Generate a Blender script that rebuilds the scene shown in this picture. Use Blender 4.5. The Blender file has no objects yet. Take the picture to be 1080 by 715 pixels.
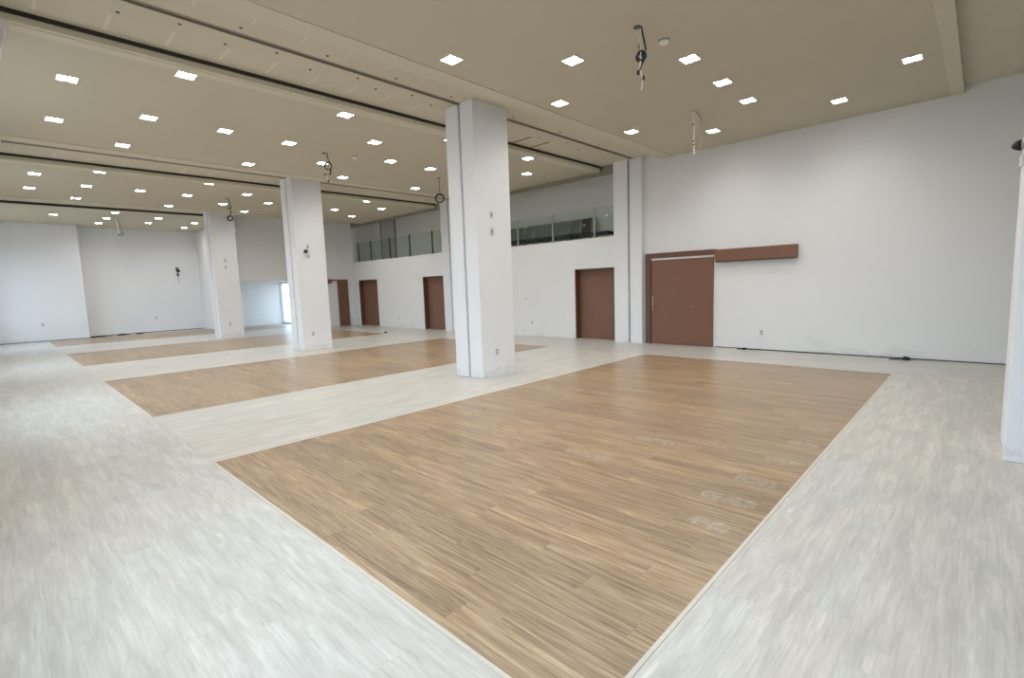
import bpy, bmesh, math, random
from mathutils import Vector, Matrix
random.seed(7)
S = bpy.context.scene
C = S.collection

# ------------------------------------------------------------------ helpers
def add_box(bm, x0, x1, y0, y1, z0, z1, mi=0, bev=0.0):
    vs = [bm.verts.new((x, y, z)) for z in (z0, z1) for y in (y0, y1) for x in (x0, x1)]
    fs = [bm.faces.new([vs[i] for i in f]) for f in
          ((0, 2, 3, 1), (4, 5, 7, 6), (0, 1, 5, 4), (2, 6, 7, 3), (1, 3, 7, 5), (0, 4, 6, 2))]
    for f in fs:
        f.material_index = mi
    if bev > 0:
        r = bmesh.ops.bevel(bm, geom=list({e for f in fs for e in f.edges}), offset=bev, segments=2,
                            profile=0.6, affect='EDGES')
        for f in r['faces']:
            f.material_index = mi
    return vs

def add_tube(bm, pts, r, seg=8, closed=False, mi=0):
    pts = [Vector(p) for p in pts]
    n = len(pts)
    rings = []
    ref = Vector((0.13, 0.31, 0.94)).normalized()
    for i, p in enumerate(pts):
        a = pts[(i - 1) % n] if (closed or i > 0) else p
        b = pts[(i + 1) % n] if (closed or i < n - 1) else p
        t = (b - a).normalized()
        u = t.cross(ref)
        if u.length < 0.05:
            u = t.cross(Vector((1, 0, 0)))
        u.normalize()
        v = t.cross(u)
        rr = r[i] if isinstance(r, (list, tuple)) else r
        rings.append([bm.verts.new(p + rr * (math.cos(2 * math.pi * k / seg) * u + math.sin(2 * math.pi * k / seg) * v))
                      for k in range(seg)])
    for i in range(n if closed else n - 1):
        A, B = rings[i], rings[(i + 1) % n]
        for k in range(seg):
            f = bm.faces.new((A[k], A[(k + 1) % seg], B[(k + 1) % seg], B[k]))
            f.smooth = True
            f.material_index = mi
    if not closed:
        for R in (rings[0], rings[-1]):
            f = bm.faces.new(R)
            f.material_index = mi

def add_lathe(bm, prof, cx, cy, seg=24, mi=0):
    rings = [[bm.verts.new((cx + r * math.cos(2 * math.pi * k / seg), cy + r * math.sin(2 * math.pi * k / seg), z))
              for k in range(seg)] for r, z in prof]
    for A, B in zip(rings, rings[1:]):
        for k in range(seg):
            f = bm.faces.new((A[k], A[(k + 1) % seg], B[(k + 1) % seg], B[k]))
            f.smooth = True
            f.material_index = mi
    for R in (rings[0], rings[-1]):
        bm.faces.new(R).material_index = mi

def smooth_path(pts, k=6):
    P = [Vector(p) for p in pts]
    P = [P[0]] + P + [P[-1]]
    out = []
    for i in range(1, len(P) - 2):
        for j in range(k):
            t = j / k
            a, b, c, d = P[i - 1], P[i], P[i + 1], P[i + 2]
            out.append(0.5 * (2 * b + (c - a) * t + (2 * a - 5 * b + 4 * c - d) * t * t + (3 * b - a - 3 * c + d) * t ** 3))
    out.append(P[-2])
    return out

def obj(name, bm, mats, parent=None, loc=None):
    bmesh.ops.recalc_face_normals(bm, faces=bm.faces[:])
    me = bpy.data.meshes.new(name)
    bm.to_mesh(me)
    bm.free()
    for m in (mats if isinstance(mats, (list, tuple)) else [mats]):
        me.materials.append(m)
    o = bpy.data.objects.new(name, me)
    C.objects.link(o)
    if loc:
        o.location = loc
    if parent:
        o.parent = parent
    return o

def tag(o, label, cat=None, group=None, kind=None):
    o['label'] = label
    if cat:
        o['category'] = cat
    if group:
        o['group'] = group
    if kind:
        o['kind'] = kind
    return o

def struct(o, label, cat):
    return tag(o, label, cat, kind='structure')

def thing(name, label, cat, loc=(0, 0, 0), rz=0, group=None):
    o = bpy.data.objects.new(name, None)
    o.empty_display_size = 0.2
    C.objects.link(o)
    o.location = loc
    o.rotation_euler = (0, 0, rz)
    return tag(o, label, cat, group)

def box_obj(name, dims, mats, parent=None, bev=0.0, loc=None):
    bm = bmesh.new()
    add_box(bm, *dims, bev=bev)
    return obj(name, bm, mats, parent, loc)

def dup(root, loc, label, rz=None):
    r = root.copy()
    C.objects.link(r)
    r.location = loc
    if rz is not None:
        r.rotation_euler = (0, 0, rz)
    r['label'] = label
    for ch in list(root.children):
        c = ch.copy()
        C.objects.link(c)
        c.parent = r
        for g in list(ch.children):
            d = g.copy()
            C.objects.link(d)
            d.parent = c
    return r

ORD = ['first', 'second', 'third', 'fourth', 'fifth', 'sixth', 'seventh', 'eighth', 'ninth', 'tenth']

# ------------------------------------------------------------------ materials
class NT:
    def __init__(s, name):
        s.m = bpy.data.materials.new(name)
        s.m.use_nodes = True
        s.t = s.m.node_tree
        s.b = s.t.nodes['Principled BSDF']
    def n(s, typ, **kw):
        nd = s.t.nodes.new(typ)
        for k, v in kw.items():
            setattr(nd, k, v)
        return nd
    def l(s, a, b):
        s.t.links.new(a, b)
    def val(s, x, sock):
        if isinstance(x, (int, float)):
            sock.default_value = x
        else:
            s.l(x, sock)
    def math(s, op, a, b=None, c=None):
        nd = s.n('ShaderNodeMath', operation=op)
        for i, x in enumerate((a, b, c)):
            if x is not None:
                s.val(x, nd.inputs[i])
        return nd.outputs[0]
    def mix(s, f, a, b, blend='MIX'):
        nd = s.n('ShaderNodeMix', data_type='RGBA', blend_type=blend)
        s.val(f, nd.inputs[0])
        for x, i in ((a, 6), (b, 7)):
            if isinstance(x, tuple):
                nd.inputs[i].default_value = (*x, 1) if len(x) == 3 else x
            else:
                s.l(x, nd.inputs[i])
        return nd.outputs[2]
    def ramp(s, f, stops):
        nd = s.n('ShaderNodeValToRGB')
        s.l(f, nd.inputs[0])
        e = nd.color_ramp.elements
        while len(e) < len(stops):
            e.new(0.5)
        for el, (p, c) in zip(e, stops):
            el.position = p
            el.color = (*c, 1)
        return nd.outputs[0]
    def comb(s, x, y, z):
        nd = s.n('ShaderNodeCombineXYZ')
        for i, v in enumerate((x, y, z)):
            s.val(v, nd.inputs[i])
        return nd.outputs[0]
    def noise(s, vec, scale=1.0, detail=3.0, rough=0.5, dist=0.0):
        nd = s.n('ShaderNodeTexNoise')
        s.l(vec, nd.inputs['Vector'])
        nd.inputs['Scale'].default_value = scale
        nd.inputs['Detail'].default_value = detail
        nd.inputs['Roughness'].default_value = rough
        nd.inputs['Distortion'].default_value = dist
        return nd.outputs['Fac']
    def coords(s):
        tc = s.n('ShaderNodeTexCoord')
        sp = s.n('ShaderNodeSeparateXYZ')
        s.l(tc.outputs['Object'], sp.inputs[0])
        return tc.outputs['Object'], sp.outputs[0], sp.outputs[1], sp.outputs[2]
    def bump(s, h, strength, dist=0.01):
        nd = s.n('ShaderNodeBump')
        nd.inputs['Strength'].default_value = strength
        nd.inputs['Distance'].default_value = dist
        s.l(h, nd.inputs['Height'])
        s.l(nd.outputs[0], s.b.inputs['Normal'])

def plain(name, col, rough=0.6, metal=0.0, noise=0.0, nscale=6.0, spec=0.5):
    m = NT(name)
    m.b.inputs['Roughness'].default_value = rough
    m.b.inputs['Metallic'].default_value = metal
    m.b.inputs['Specular IOR Level'].default_value = spec
    if noise > 0:
        v, x, y, z = m.coords()
        f = m.noise(v, nscale, 4, 0.6)
        m.l(m.mix(f, tuple(c * (1 - noise) for c in col), tuple(min(1, c * (1 + noise)) for c in col)), m.b.inputs['Base Color'])
    else:
        m.b.inputs['Base Color'].default_value = (*col, 1)
    return m.m

def plaster(name, col, grime=True):
    m = NT(name)
    v, x, y, z = m.coords()
    f = m.noise(v, 0.9, 5, 0.6)
    c = m.mix(f, tuple(k * 0.965 for k in col), tuple(min(1, k * 1.03) for k in col))
    if grime:                       # scuffs and dust of the unfinished wall foot
        sc = m.noise(m.comb(m.math('MULTIPLY', x, 2.2), m.math('MULTIPLY', y, 2.2), m.math('MULTIPLY', z, 5)), 1.0, 6, 0.7)
        low = m.math('SUBTRACT', 1.0, m.math('DIVIDE', z, 0.35))
        low.node.use_clamp = True
        g = m.math('MULTIPLY', low, m.math('GREATER_THAN', sc, 0.56))
        c = m.mix(m.math('MULTIPLY', g, 0.25), c, (0.42, 0.40, 0.38))
    m.l(c, m.b.inputs['Base Color'])
    m.b.inputs['Roughness'].default_value = 0.75
    m.b.inputs['Specular IOR Level'].default_value = 0.25
    m.bump(m.noise(v, 60, 3, 0.6), 0.05, 0.004)
    return m.m

def planks(name, axis, W, L, ramp_stops, tints, seam, rough, su, sv, blotch=None, scuffs=(), wave=0.35, seamk=0.3):
    m = NT(name)
    v, x, y, z = m.coords()
    u, w = (x, y) if axis == 'x' else (y, x)
    rw = m.math('DIVIDE', w, W)
    row = m.math('FLOOR', rw)
    wn = m.n('ShaderNodeTexWhiteNoise', noise_dimensions='1D')
    m.l(row, wn.inputs['W'])
    uu = m.math('ADD', m.math('DIVIDE', u, L), wn.outputs['Value'])
    col = m.math('FLOOR', uu)
    wn2 = m.n('ShaderNodeTexWhiteNoise', noise_dimensions='2D')
    m.l(m.comb(row, col, 0.0), wn2.inputs['Vector'])
    idn = wn2.outputs['Value']
    gv = m.comb(m.math('ADD', m.math('MULTIPLY', u, su), m.math('MULTIPLY', idn, 71.0)),
                m.math('ADD', m.math('MULTIPLY', w, sv), m.math('MULTIPLY', idn, 23.0)), idn)
    g1 = m.noise(gv, 1.0, 7, 0.66, wave)
    g2 = m.noise(gv, 3.1, 4, 0.6)
    g = m.math('ADD', m.math('MULTIPLY', g1, 0.72), m.math('MULTIPLY', g2, 0.28))
    c = m.ramp(g, ramp_stops)
    t = m.ramp(idn, tints)
    c = m.mix(1.0, c, t, 'MULTIPLY')
    if blotch:
        bl = m.noise(m.comb(m.math('MULTIPLY', u, blotch[0]), m.math('MULTIPLY', w, blotch[1]), 0.0), 1.0, 5, 0.65, 0.6)
        br = m.ramp(bl, ((0.40, (0, 0, 0)), (0.68, (1, 1, 1))))
        c = m.mix(m.math('MULTIPLY', br, blotch[3]), c, blotch[2])
    fr = m.math('FRACT', rw)
    fu = m.math('FRACT', uu)
    s1 = m.math('LESS_THAN', fr, seam / W)
    s2 = m.math('LESS_THAN', fu, seam / L)
    sm = m.math('MAXIMUM', s1, s2)
    c = m.mix(m.math('MULTIPLY', sm, seamk), c, (0.16, 0.12, 0.08))
    for (sx, sy, rx, ry) in scuffs:                       # chalky scuff marks left on single boards
        dx = m.math('DIVIDE', m.math('SUBTRACT', x, sx), rx)
        dy = m.math('DIVIDE', m.math('SUBTRACT', y, sy), ry)
        d = m.math('ADD', m.math('POWER', m.math('ABSOLUTE', dx), 7.0), m.math('POWER', m.math('ABSOLUTE', dy), 7.0))
        k = m.math('MULTIPLY', m.math('LESS_THAN', d, 1.0), m.math('MULTIPLY', m.math('SUBTRACT', m.noise(v, 22.0, 6, 0.75), 0.42), 1.9))
        k.node.use_clamp = True
        c = m.mix(k, c, (0.60, 0.55, 0.49))
    m.l(c, m.b.inputs['Base Color'])
    r = m.math('ADD', rough, m.math('MULTIPLY', m.math('SUBTRACT', g, 0.5), 0.18))
    m.l(r, m.b.inputs['Roughness'])
    m.b.inputs['Specular IOR Level'].default_value = 0.4
    m.bump(m.math('SUBTRACT', m.math('MULTIPLY', g, 0.25), sm), 0.12, 0.002)
    return m.m

WOOD_R = ((0.32, (0.125, 0.080, 0.046)), (0.43, (0.255, 0.176, 0.108)), (0.53, (0.365, 0.266, 0.170)), (0.65, (0.51, 0.40, 0.275)))
WOOD_T = ((0.0, (0.77, 0.745, 0.72)), (0.5, (0.90, 0.875, 0.845)), (1.0, (1.02, 0.98, 0.92)))
SC = [(5.775, 1.20, 0.072, 0.14), (5.175, 1.16, 0.072, 0.13), (4.575, 1.18, 0.072, 0.14), (3.975, 1.22, 0.072, 0.15),
      (3.525, 1.26, 0.072, 0.19), (3.075, 1.22, 0.072, 0.13), (3.675, 2.6, 0.07, 0.24), (4.425, 2.3, 0.07, 0.2)]
M_WOOD = planks('oak_vinyl_planks', 'y', 0.15, 1.22, WOOD_R, WOOD_T, 0.004, 0.31, 1.5, 34.0, scuffs=SC, wave=1.1, seamk=0.22)
PALE_R = ((0.32, (0.40, 0.385, 0.355)), (0.43, (0.515, 0.505, 0.475)), (0.55, (0.585, 0.575, 0.545)), (0.68, (0.68, 0.675, 0.65)))
PALE_T = ((0.0, (0.88, 0.875, 0.87)), (0.35, (0.95, 0.935, 0.92)), (0.7, (0.93, 0.935, 0.93)), (1.0, (1.0, 0.995, 0.99)))
BL = (1.9, 9.5, (0.36, 0.352, 0.33), 0.62)
M_PALE_Y = planks('whitewashed_planks_lengthwise', 'y', 0.18, 1.22, PALE_R, PALE_T, 0.003, 0.34, 2.2, 34.0, BL, wave=0.8, seamk=0.10)
PALE_T2 = ((0.0, (0.92, 0.90, 0.865)), (0.25, (1.03, 1.01, 0.97)), (0.5, (1.0, 0.955, 0.925)), (0.75, (0.95, 0.96, 0.955)), (1.0, (1.05, 1.01, 0.97)))
M_PALE_X = planks('whitewashed_planks_crosswise', 'x', 0.18, 1.22, PALE_R, PALE_T2, 0.003, 0.34, 2.2, 34.0, BL, wave=0.8, seamk=0.10)
BORD_R = ((0.0, (0.52, 0.48, 0.42)), (0.5, (0.58, 0.54, 0.48)), (1.0, (0.62, 0.59, 0.53)))
M_BORDER = planks('pale_edge_strip', 'x', 0.3, 1.5, BORD_R, PALE_T, 0.002, 0.4, 1.0, 8.0)

M_WALL = plaster('white_wall_paint', (0.755, 0.762, 0.772))
M_FARW = plaster('white_wall_paint_daylight_tint', (0.75, 0.765, 0.80))  # wall white with the cool daylight cast mixed into its colour
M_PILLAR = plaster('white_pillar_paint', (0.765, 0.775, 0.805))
M_GREY = plaster('grey_balcony_paint', (0.80, 0.80, 0.785), False)
M_CEIL = plain('beige_ceiling_paint', (0.545, 0.510, 0.410), 0.85, noise=0.03, nscale=1.2, spec=0.2)
M_CEILB = plain('beige_border_board', (0.62, 0.585, 0.475), 0.85, noise=0.03, nscale=2.0, spec=0.2)
M_DARK = plain('dark_step_shade_and_slots', (0.045, 0.037, 0.027), 0.55, 0.4)  # stands for the shade on ceiling steps; also colours the dark slots
M_TRACK = plain('tarnished_track', (0.10, 0.085, 0.06), 0.5, 0.5)
M_BOLT = plain('dull_bolt_metal', (0.17, 0.15, 0.115), 0.5, 0.3)
M_TRACKL = plain('track_lip', (0.40, 0.36, 0.29), 0.6)
M_GROOVE = plain('grey_channel_lining', (0.30, 0.30, 0.31), 0.7)
M_BROWN = plain('brown_door_laminate', (0.190, 0.087, 0.056), 0.5, noise=0.06, nscale=3)
M_BROWND = plain('dark_brown_door_frame', (0.125, 0.058, 0.042), 0.5, noise=0.06)
M_BRASS = plain('brushed_pull_metal', (0.62, 0.50, 0.42), 0.35, 0.9)
M_STEEL = plain('steel_post', (0.42, 0.42, 0.40), 0.4, 0.7)
M_POST = plain('dark_steel_post', (0.05, 0.05, 0.05), 0.45, 0.6)
M_BLACK = plain('black_rubber', (0.012, 0.012, 0.012), 0.5)
M_BROWNC = plain('tan_cable', (0.36, 0.27, 0.18), 0.55)
M_WHITE = plain('white_plastic', (0.78, 0.78, 0.76), 0.4)
M_PLATE = plain('ivory_plate_plastic', (0.60, 0.59, 0.57), 0.4)
M_SLOT = plain('dark_socket', (0.09, 0.09, 0.09), 0.5)
M_WINF = plain('white_window_frame', (0.75, 0.75, 0.75), 0.4)
M_SEAT = plain('charcoal_seat_fabric', (0.035, 0.036, 0.04), 0.9, noise=0.15, nscale=40)
M_BACK = plain('grey_backrest_fabric', (0.19, 0.20, 0.19), 0.85, noise=0.1, nscale=40)
M_BACKD = plain('brown_backrest_fabric', (0.06, 0.048, 0.04), 0.85, noise=0.1, nscale=40)
M_CHROME = plain('chair_tube', (0.35, 0.35, 0.36), 0.3, 0.9)

def band_mat():
    m = NT('beige_band_boards')
    v, x, y, z = m.coords()
    c0, c1 = (0.57, 0.53, 0.43), (0.62, 0.58, 0.475)
    pid = m.n('ShaderNodeTexWhiteNoise', noise_dimensions='2D')
    xx = m.math('ADD', m.math('DIVIDE', x, 0.583), 0.02)
    yy = m.math('DIVIDE', m.math('SUBTRACT', y, 5.76), 1.19)
    m.l(m.comb(m.math('FLOOR', xx), m.math('FLOOR', yy), 0.0), pid.inputs['Vector'])
    f = m.math('ADD', m.math('MULTIPLY', pid.outputs['Value'], 0.5), m.math('MULTIPLY', m.noise(v, 2.0, 3), 0.5))
    c = m.mix(f, c0, c1)
    j = m.math('LESS_THAN', m.math('FRACT', xx), 0.055)
    j2 = m.math('LESS_THAN', m.math('FRACT', yy), 0.36)
    c = m.mix(m.math('MULTIPLY', m.math('MULTIPLY', m.math('MULTIPLY', j, m.math('GREATER_THAN', y, 3.0)), j2), 0.6), c, (0.74, 0.69, 0.58))
    m.l(c, m.b.inputs['Base Color'])
    m.b.inputs['Roughness'].default_value = 0.85
    m.b.inputs['Specular IOR Level'].default_value = 0.2
    return m.m
M_BAND = band_mat()

def glass(name, tint, refl=1.0):
    m = NT(name)
    t = m.t
    t.nodes.remove(m.b)
    out = t.nodes['Material Output']
    tr = m.n('ShaderNodeBsdfTransparent')
    tr.inputs[0].default_value = (*tint, 1)
    gl = m.n('ShaderNodeBsdfGlossy')
    gl.inputs['Roughness'].default_value = 0.02
    fr = m.n('ShaderNodeFresnel')
    fr.inputs[0].default_value = 1.5
    mx = m.n('ShaderNodeMixShader')
    ge = m.n('ShaderNodeNewGeometry')
    front = m.math('SUBTRACT', 1.0, ge.outputs['Backfacing'])
    m.l(m.math('MULTIPLY', m.math('MULTIPLY', fr.outputs[0], refl), front), mx.inputs[0])
    m.l(tr.outputs[0], mx.inputs[1])
    m.l(gl.outputs[0], mx.inputs[2])
    m.l(mx.outputs[0], out.inputs[0])
    return m.m
M_RGLASS = glass('green_tinted_railing_glass', (0.91, 0.945, 0.92), 0.8)
M_WGLASS = glass('clear_window_glass', (0.97, 0.98, 0.98))

def emit(name, col, k):
    m = NT(name)
    m.b.inputs['Base Color'].default_value = (0.9, 0.9, 0.9, 1)
    m.b.inputs['Emission Color'].default_value = (*col, 1)
    m.b.inputs['Emission Strength'].default_value = k
    return m.m
LAMP = 50.0
M_LAMP = emit('downlight_led', (1.0, 0.975, 0.93), LAMP)

# ------------------------------------------------------------------ dimensions (metres)
XL, XR = -0.5, 11.5              # window wall, door wall
YN, YF = -4.0, 27.55              # wall behind the camera, far wall
ZB, ZC = 4.65, 4.53              # ceiling bands, dropped ceiling fields
GROOVE = (-0.55, 6.51, 13.68, 20.85)

# ------------------------------------------------------------------ floor
bm = bmesh.new()
xs = [-0.8, 1.30, 9.66, 12.0]
ys = [YN, 0.97, 5.26, 7.98, 12.30, 15.62, 19.68, 23.2, 26.7, YF + 0.3]
wood_rows = {(0.97, 5.26), (7.98, 12.30), (15.62, 19.68), (23.2, 26.7)}
for i in range(3):
    for j in range(len(ys) - 1):
        q = [bm.verts.new((x, y, 0)) for x, y in ((xs[i], ys[j]), (xs[i + 1], ys[j]), (xs[i + 1], ys[j + 1]), (xs[i], ys[j + 1]))]
        f = bm.faces.new(q)
        f.material_index = (0 if i != 1 else (2 if (ys[j], ys[j + 1]) in wood_rows else 1))
floor = obj('floor', bm, [M_PALE_Y, M_PALE_X, M_WOOD])
struct(floor, 'whitewashed plank floor with inset rectangles of tan oak planks', 'floor')
k = 1
names = ('nearest', 'second', 'third', 'fourth')
for n_, (y0, y1) in zip(names, sorted(wood_rows)):
    bm = bmesh.new()
    e = 0.022
    add_box(bm, 1.30 - e, 9.66 + e, y0 - e, y0, 0, 0.003)
    add_box(bm, 1.30 - e, 9.66 + e, y1, y1 + e, 0, 0.003)
    add_box(bm, 1.30 - e, 1.30, y0, y1, 0, 0.003)
    add_box(bm, 9.66, 9.66 + e, y0, y1, 0, 0.003)
    struct(obj('trim_%d' % k, bm, M_BORDER), 'thin pale edging strip around the %s tan wood rectangle' % n_, 'floor trim')
    k += 1

# ------------------------------------------------------------------ ceiling
bm = bmesh.new()
add_box(bm, XL - 0.3, XR, YN - 0.3, 21.45, ZB, ZB + 0.25, 0)
add_box(bm, XL - 0.3, 7.2, 21.45, YF + 0.3, ZB, ZB + 0.25, 0)
fields = [(0.375, 5.78), (7.56, 12.90), (14.72, 20.02)]
for y0, y1 in fields:
    add_box(bm, XL, XR, y0, y1, ZC, ZB + 0.01, 1)
    add_box(bm, XL, XR, y0, y0 + 0.17, ZC - 0.012, ZC + 0.002, 2)
    add_box(bm, XL, XR, y1 - 0.30, y1, ZC - 0.012, ZC + 0.002, 2)
add_box(bm, XL, 6.95, 21.52, YF, ZB - 0.02, ZB + 0.01, 1)
add_box(bm, XR, 13.3, 6.0, 21.6, 5.10, 5.25, 1)           # over the balconies
add_box(bm, XR + 0.0, XR + 0.12, 6.0, 21.6, ZB, 5.12, 1)
ceiling = obj('ceiling', bm, [M_BAND, M_CEIL, M_CEILB])
struct(ceiling, 'beige ceiling with dropped fields between boarded bands at the pillar lines', 'ceiling')

def trim(n, dims, mat, label):
    bm = bmesh.new()
    for d in dims:
        add_box(bm, *d[:6], mi=(d[6] if len(d) > 6 else 0))
    return struct(obj('trim_%d' % n, bm, mat), label, 'ceiling track')
def track(n, y, x1, label):
    x0 = 0.2
    trim(n, [(x0, x1, y - 0.035, y + 0.035, ZB - 0.006, ZB + 0.02, 0),
             (x0, x1, y - 0.045, y - 0.035, ZB - 0.012, ZB + 0.02, 1),
             (x0, x1, y + 0.035, y + 0.045, ZB - 0.012, ZB + 0.02, 1)], [M_TRACK, M_TRACKL], label)
track(5, 6.51, 11.36, 'brown sliding-wall track in the ceiling, running into the nearest whole pillar')
track(6, 13.62, 11.36, 'thin dark sliding-wall track in the ceiling on the second pillar line')
track(7, 20.50, 5.7, 'thin dark sliding-wall track in the ceiling on the farthest pillar line')
for n, y, x1, lab in ((8, 7.56, 11.42, 'thick dark strip of painted shade along the ceiling step behind the nearest whole pillar'),
                      (9, 14.72, 11.46, 'thick dark strip of painted shade along the ceiling step behind the second pillar'),
                      (10, 21.48, 5.75, 'thick black strip of painted shade along the ceiling step by the far wall')):
    trim(n, [(XL, x1, y - 0.06, y, ZB - 0.05, ZB + 0.02, 0),  # dark strip: shade of the step face put into colour
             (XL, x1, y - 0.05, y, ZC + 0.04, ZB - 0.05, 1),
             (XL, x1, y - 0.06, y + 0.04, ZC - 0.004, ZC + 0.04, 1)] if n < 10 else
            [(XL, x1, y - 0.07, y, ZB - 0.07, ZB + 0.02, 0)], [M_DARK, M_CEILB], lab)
bm = bmesh.new()
add_box(bm, 8.02, 8.05, 6.95, 7.47, ZB - 0.006, ZB + 0.01)
struct(obj('trim_11', bm, M_DARK), 'short dark slot crossing the ceiling band, nearer to the pillar', 'ceiling slot')
bm = bmesh.new()
add_box(bm, 8.60, 8.63, 6.95, 7.47, ZB - 0.006, ZB + 0.01)
struct(obj('trim_12', bm, M_DARK), 'short dark slot crossing the ceiling band, farther from the pillar', 'ceiling slot')

# ------------------------------------------------------------------ walls
def wall_x(name, x0, x1, ya, yb, z0, z1, holes, mat, label):
    """wall slab normal to X with rectangular holes (y0, y1, z0, z1)"""
    bm = bmesh.new()
    cy = sorted({ya, yb, *[h[0] for h in holes], *[h[1] for h in holes]})
    for a, b in zip(cy, cy[1:]):
        hs = sorted([h for h in holes if h[0] <= a + 1e-6 and h[1] >= b - 1e-6], key=lambda h: h[2])
        z = z0
        for h in hs:
            if h[2] > z + 1e-6:
                add_box(bm, x0, x1, a, b, z, h[2])
            z = h[3]
        if z < z1 - 1e-6:
            add_box(bm, x0, x1, a, b, z, z1)
    return struct(obj(name, bm, mat), label, 'wall')

D2 = (7.11, 8.46, 0, 1.985)
D3 = (14.43, 15.72, 0, 2.035)
D4 = (19.02, 20.58, 0, 2.05)
B1 = (7.10, 13.20, 2.81, ZB)
B2 = (14.43, 21.05, 2.87, ZB)
D1 = (4.48, 6.08, 0, 2.10)
wall_x('wall_right', XR, XR + 0.3, YN, 21.45, 0, ZB + 0.05, [D2, D3, D4, B1, B2], M_WALL,
       'long white wall with brown doors and two open balconies above')
# pilasters on the door wall, in pairs either side of the track
pn = 13
for gy, lab in ((6.62, 'near'), (13.82, 'far')):
    for a, b, w in ((gy - 0.36, gy - 0.03, 'camera side'), (gy + 0.03, gy + 0.44, 'far side')):
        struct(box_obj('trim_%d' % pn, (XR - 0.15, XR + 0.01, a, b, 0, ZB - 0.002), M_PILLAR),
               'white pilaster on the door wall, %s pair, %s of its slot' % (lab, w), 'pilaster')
        pn += 1
    struct(box_obj('trim_%d' % pn, (XR - 0.03, XR + 0.005, gy - 0.03, gy + 0.03, 0.0, ZB - 0.003), M_GROOVE),
           'grey slot between the %s pair of white pilasters' % lab, 'pilaster slot')
    pn += 1

# window wall
WINS = [(-1.3, 4.1), (7.95, 11.2), (14.95, 17.4), (22.0, 26.0)]
WZ = (0.75, 3.9)
wall_x('wall_left', XL - 0.3, XL, YN, YF + 0.3, 0, ZB + 0.05, [(a, b, WZ[0], WZ[1]) for a, b in WINS], M_WALL,
       'white window wall along the camera side of the hall')
for i, (a, b) in enumerate(WINS):
    bm = bmesh.new()
    x0, x1 = XL - 0.22, XL - 0.15
    t = 0.06
    add_box(bm, x0, x1, a, a + t, *WZ)
    add_box(bm, x0, x1, b - t, b, *WZ)
    add_box(bm, x0, x1, a + t, b - t, WZ[0], WZ[0] + t)
    add_box(bm, x0, x1, a + t, b - t, WZ[1] - t, WZ[1])
    nm = max(1, round((b - a) / 1.6))
    for q in range(1, nm):
        yy = a + (b - a) * q / nm
        add_box(bm, x0, x1, yy - 0.03, yy + 0.03, WZ[0] + t, WZ[1] - t)
    w = obj('window_%d' % (i + 1), bm, M_WINF)
    struct(w, 'white framed window, %s along the window wall' % ORD[i], 'window')
    box_obj('pane', (XL - 0.19, XL - 0.184, a + 0.01, b - 0.01, WZ[0] + 0.01, WZ[1] - 0.01), M_WGLASS, w)
for y0, y1, zt, lab in ((7.50, 7.95, ZC, 'nearest'), (12.95, 13.5, ZB - 0.002, 'second')):
    bm = bmesh.new()                               # pier with a corbelled head
    prof = [(XL - 0.01, 0), (-0.36, 0), (-0.36, zt - 0.80), (0.02, zt - 0.62), (0.19, zt - 0.46), (0.31, zt - 0.29), (0.385, zt), (XL - 0.01, zt)]
    A = [bm.verts.new((x, y0, z)) for x, z in prof]
    B = [bm.verts.new((x, y1, z)) for x, z in prof]
    bm.faces.new(A); bm.faces.new(B)
    for i in range(len(prof)):
        j = (i + 1) % len(prof)
        bm.faces.new((A[i], A[j], B[j], B[i]))
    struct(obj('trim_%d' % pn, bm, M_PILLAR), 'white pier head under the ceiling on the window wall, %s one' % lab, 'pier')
    pn += 1

# far walls
bm = bmesh.new()
add_box(bm, XL - 0.3, 7.25, YF, YF + 0.3, 0, ZB + 0.05)
add_box(bm, XL, 2.58, YF - 0.62, YF, 0, ZB)
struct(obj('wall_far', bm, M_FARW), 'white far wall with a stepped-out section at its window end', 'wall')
PX0, PX1 = 6.5, 9.9
YB = 21.15
bm = bmesh.new()
add_box(bm, PX0, PX1, YB, YB + 0.3, 2.13, ZB + 0.05)
add_box(bm, PX1, XR, YB, YB + 0.3, 0, ZB + 0.05)
struct(obj('wall_bulkhead', bm, M_WALL), 'white wall above the bright far passage, beside a sliding door', 'wall')
# bright passage beyond the bulkhead
RB = 26.4
struct(box_obj('wall_passage', (7.10, 10.4, RB, RB + 0.2, 0, 2.13), M_WALL), 'bright daylit wall at the back of the far passage', 'wall')
wall_x('wall_passage_end', 10.2, 10.4, YB + 0.3, RB, 0, 2.13, [(22.4, 26.38, 0.05, 2.10)], M_WALL, 'white end wall of the far passage holding its window')
struct(box_obj('wall_divider', (6.95, 7.10, 23.2, YF, 0, ZB), M_WALL), 'white wall end hidden behind the farthest pillar', 'wall')
struct(box_obj('trim_30', (6.95, 7.10, YB + 0.3, 23.2, 2.13, ZB), M_WALL), 'white header over the side opening of the far passage', 'header')
bm = bmesh.new()
add_box(bm, 7.10, 10.4, YB + 0.3, RB + 0.2, 2.13, 2.25)
struct(obj('ceiling_passage', bm, M_WALL), 'low white ceiling of the bright far passage', 'ceiling')
bm = bmesh.new()
for a, b in ((22.4, 22.46), (24.32, 24.38), (26.34, 26.38)):
    add_box(bm, 10.28, 10.33, a, b, 0.05, 2.10)
for a, b in ((0.05, 0.11), (2.05, 2.10)):
    add_box(bm, 10.28, 10.33, 22.4, 26.38, a, b)
w = obj('window_5', bm, M_WINF)
struct(w, 'tall window lighting the far passage from its end', 'window')
box_obj('pane', (10.30, 10.305, 22.41, 26.37, 0.06, 2.09), M_WGLASS, w)
# wall behind the camera
struct(box_obj('wall_near', (XL - 0.3, XR + 0.3, YN - 0.3, YN, 0, ZB + 0.05), M_WALL), 'white wall behind the viewpoint', 'wall')

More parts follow.
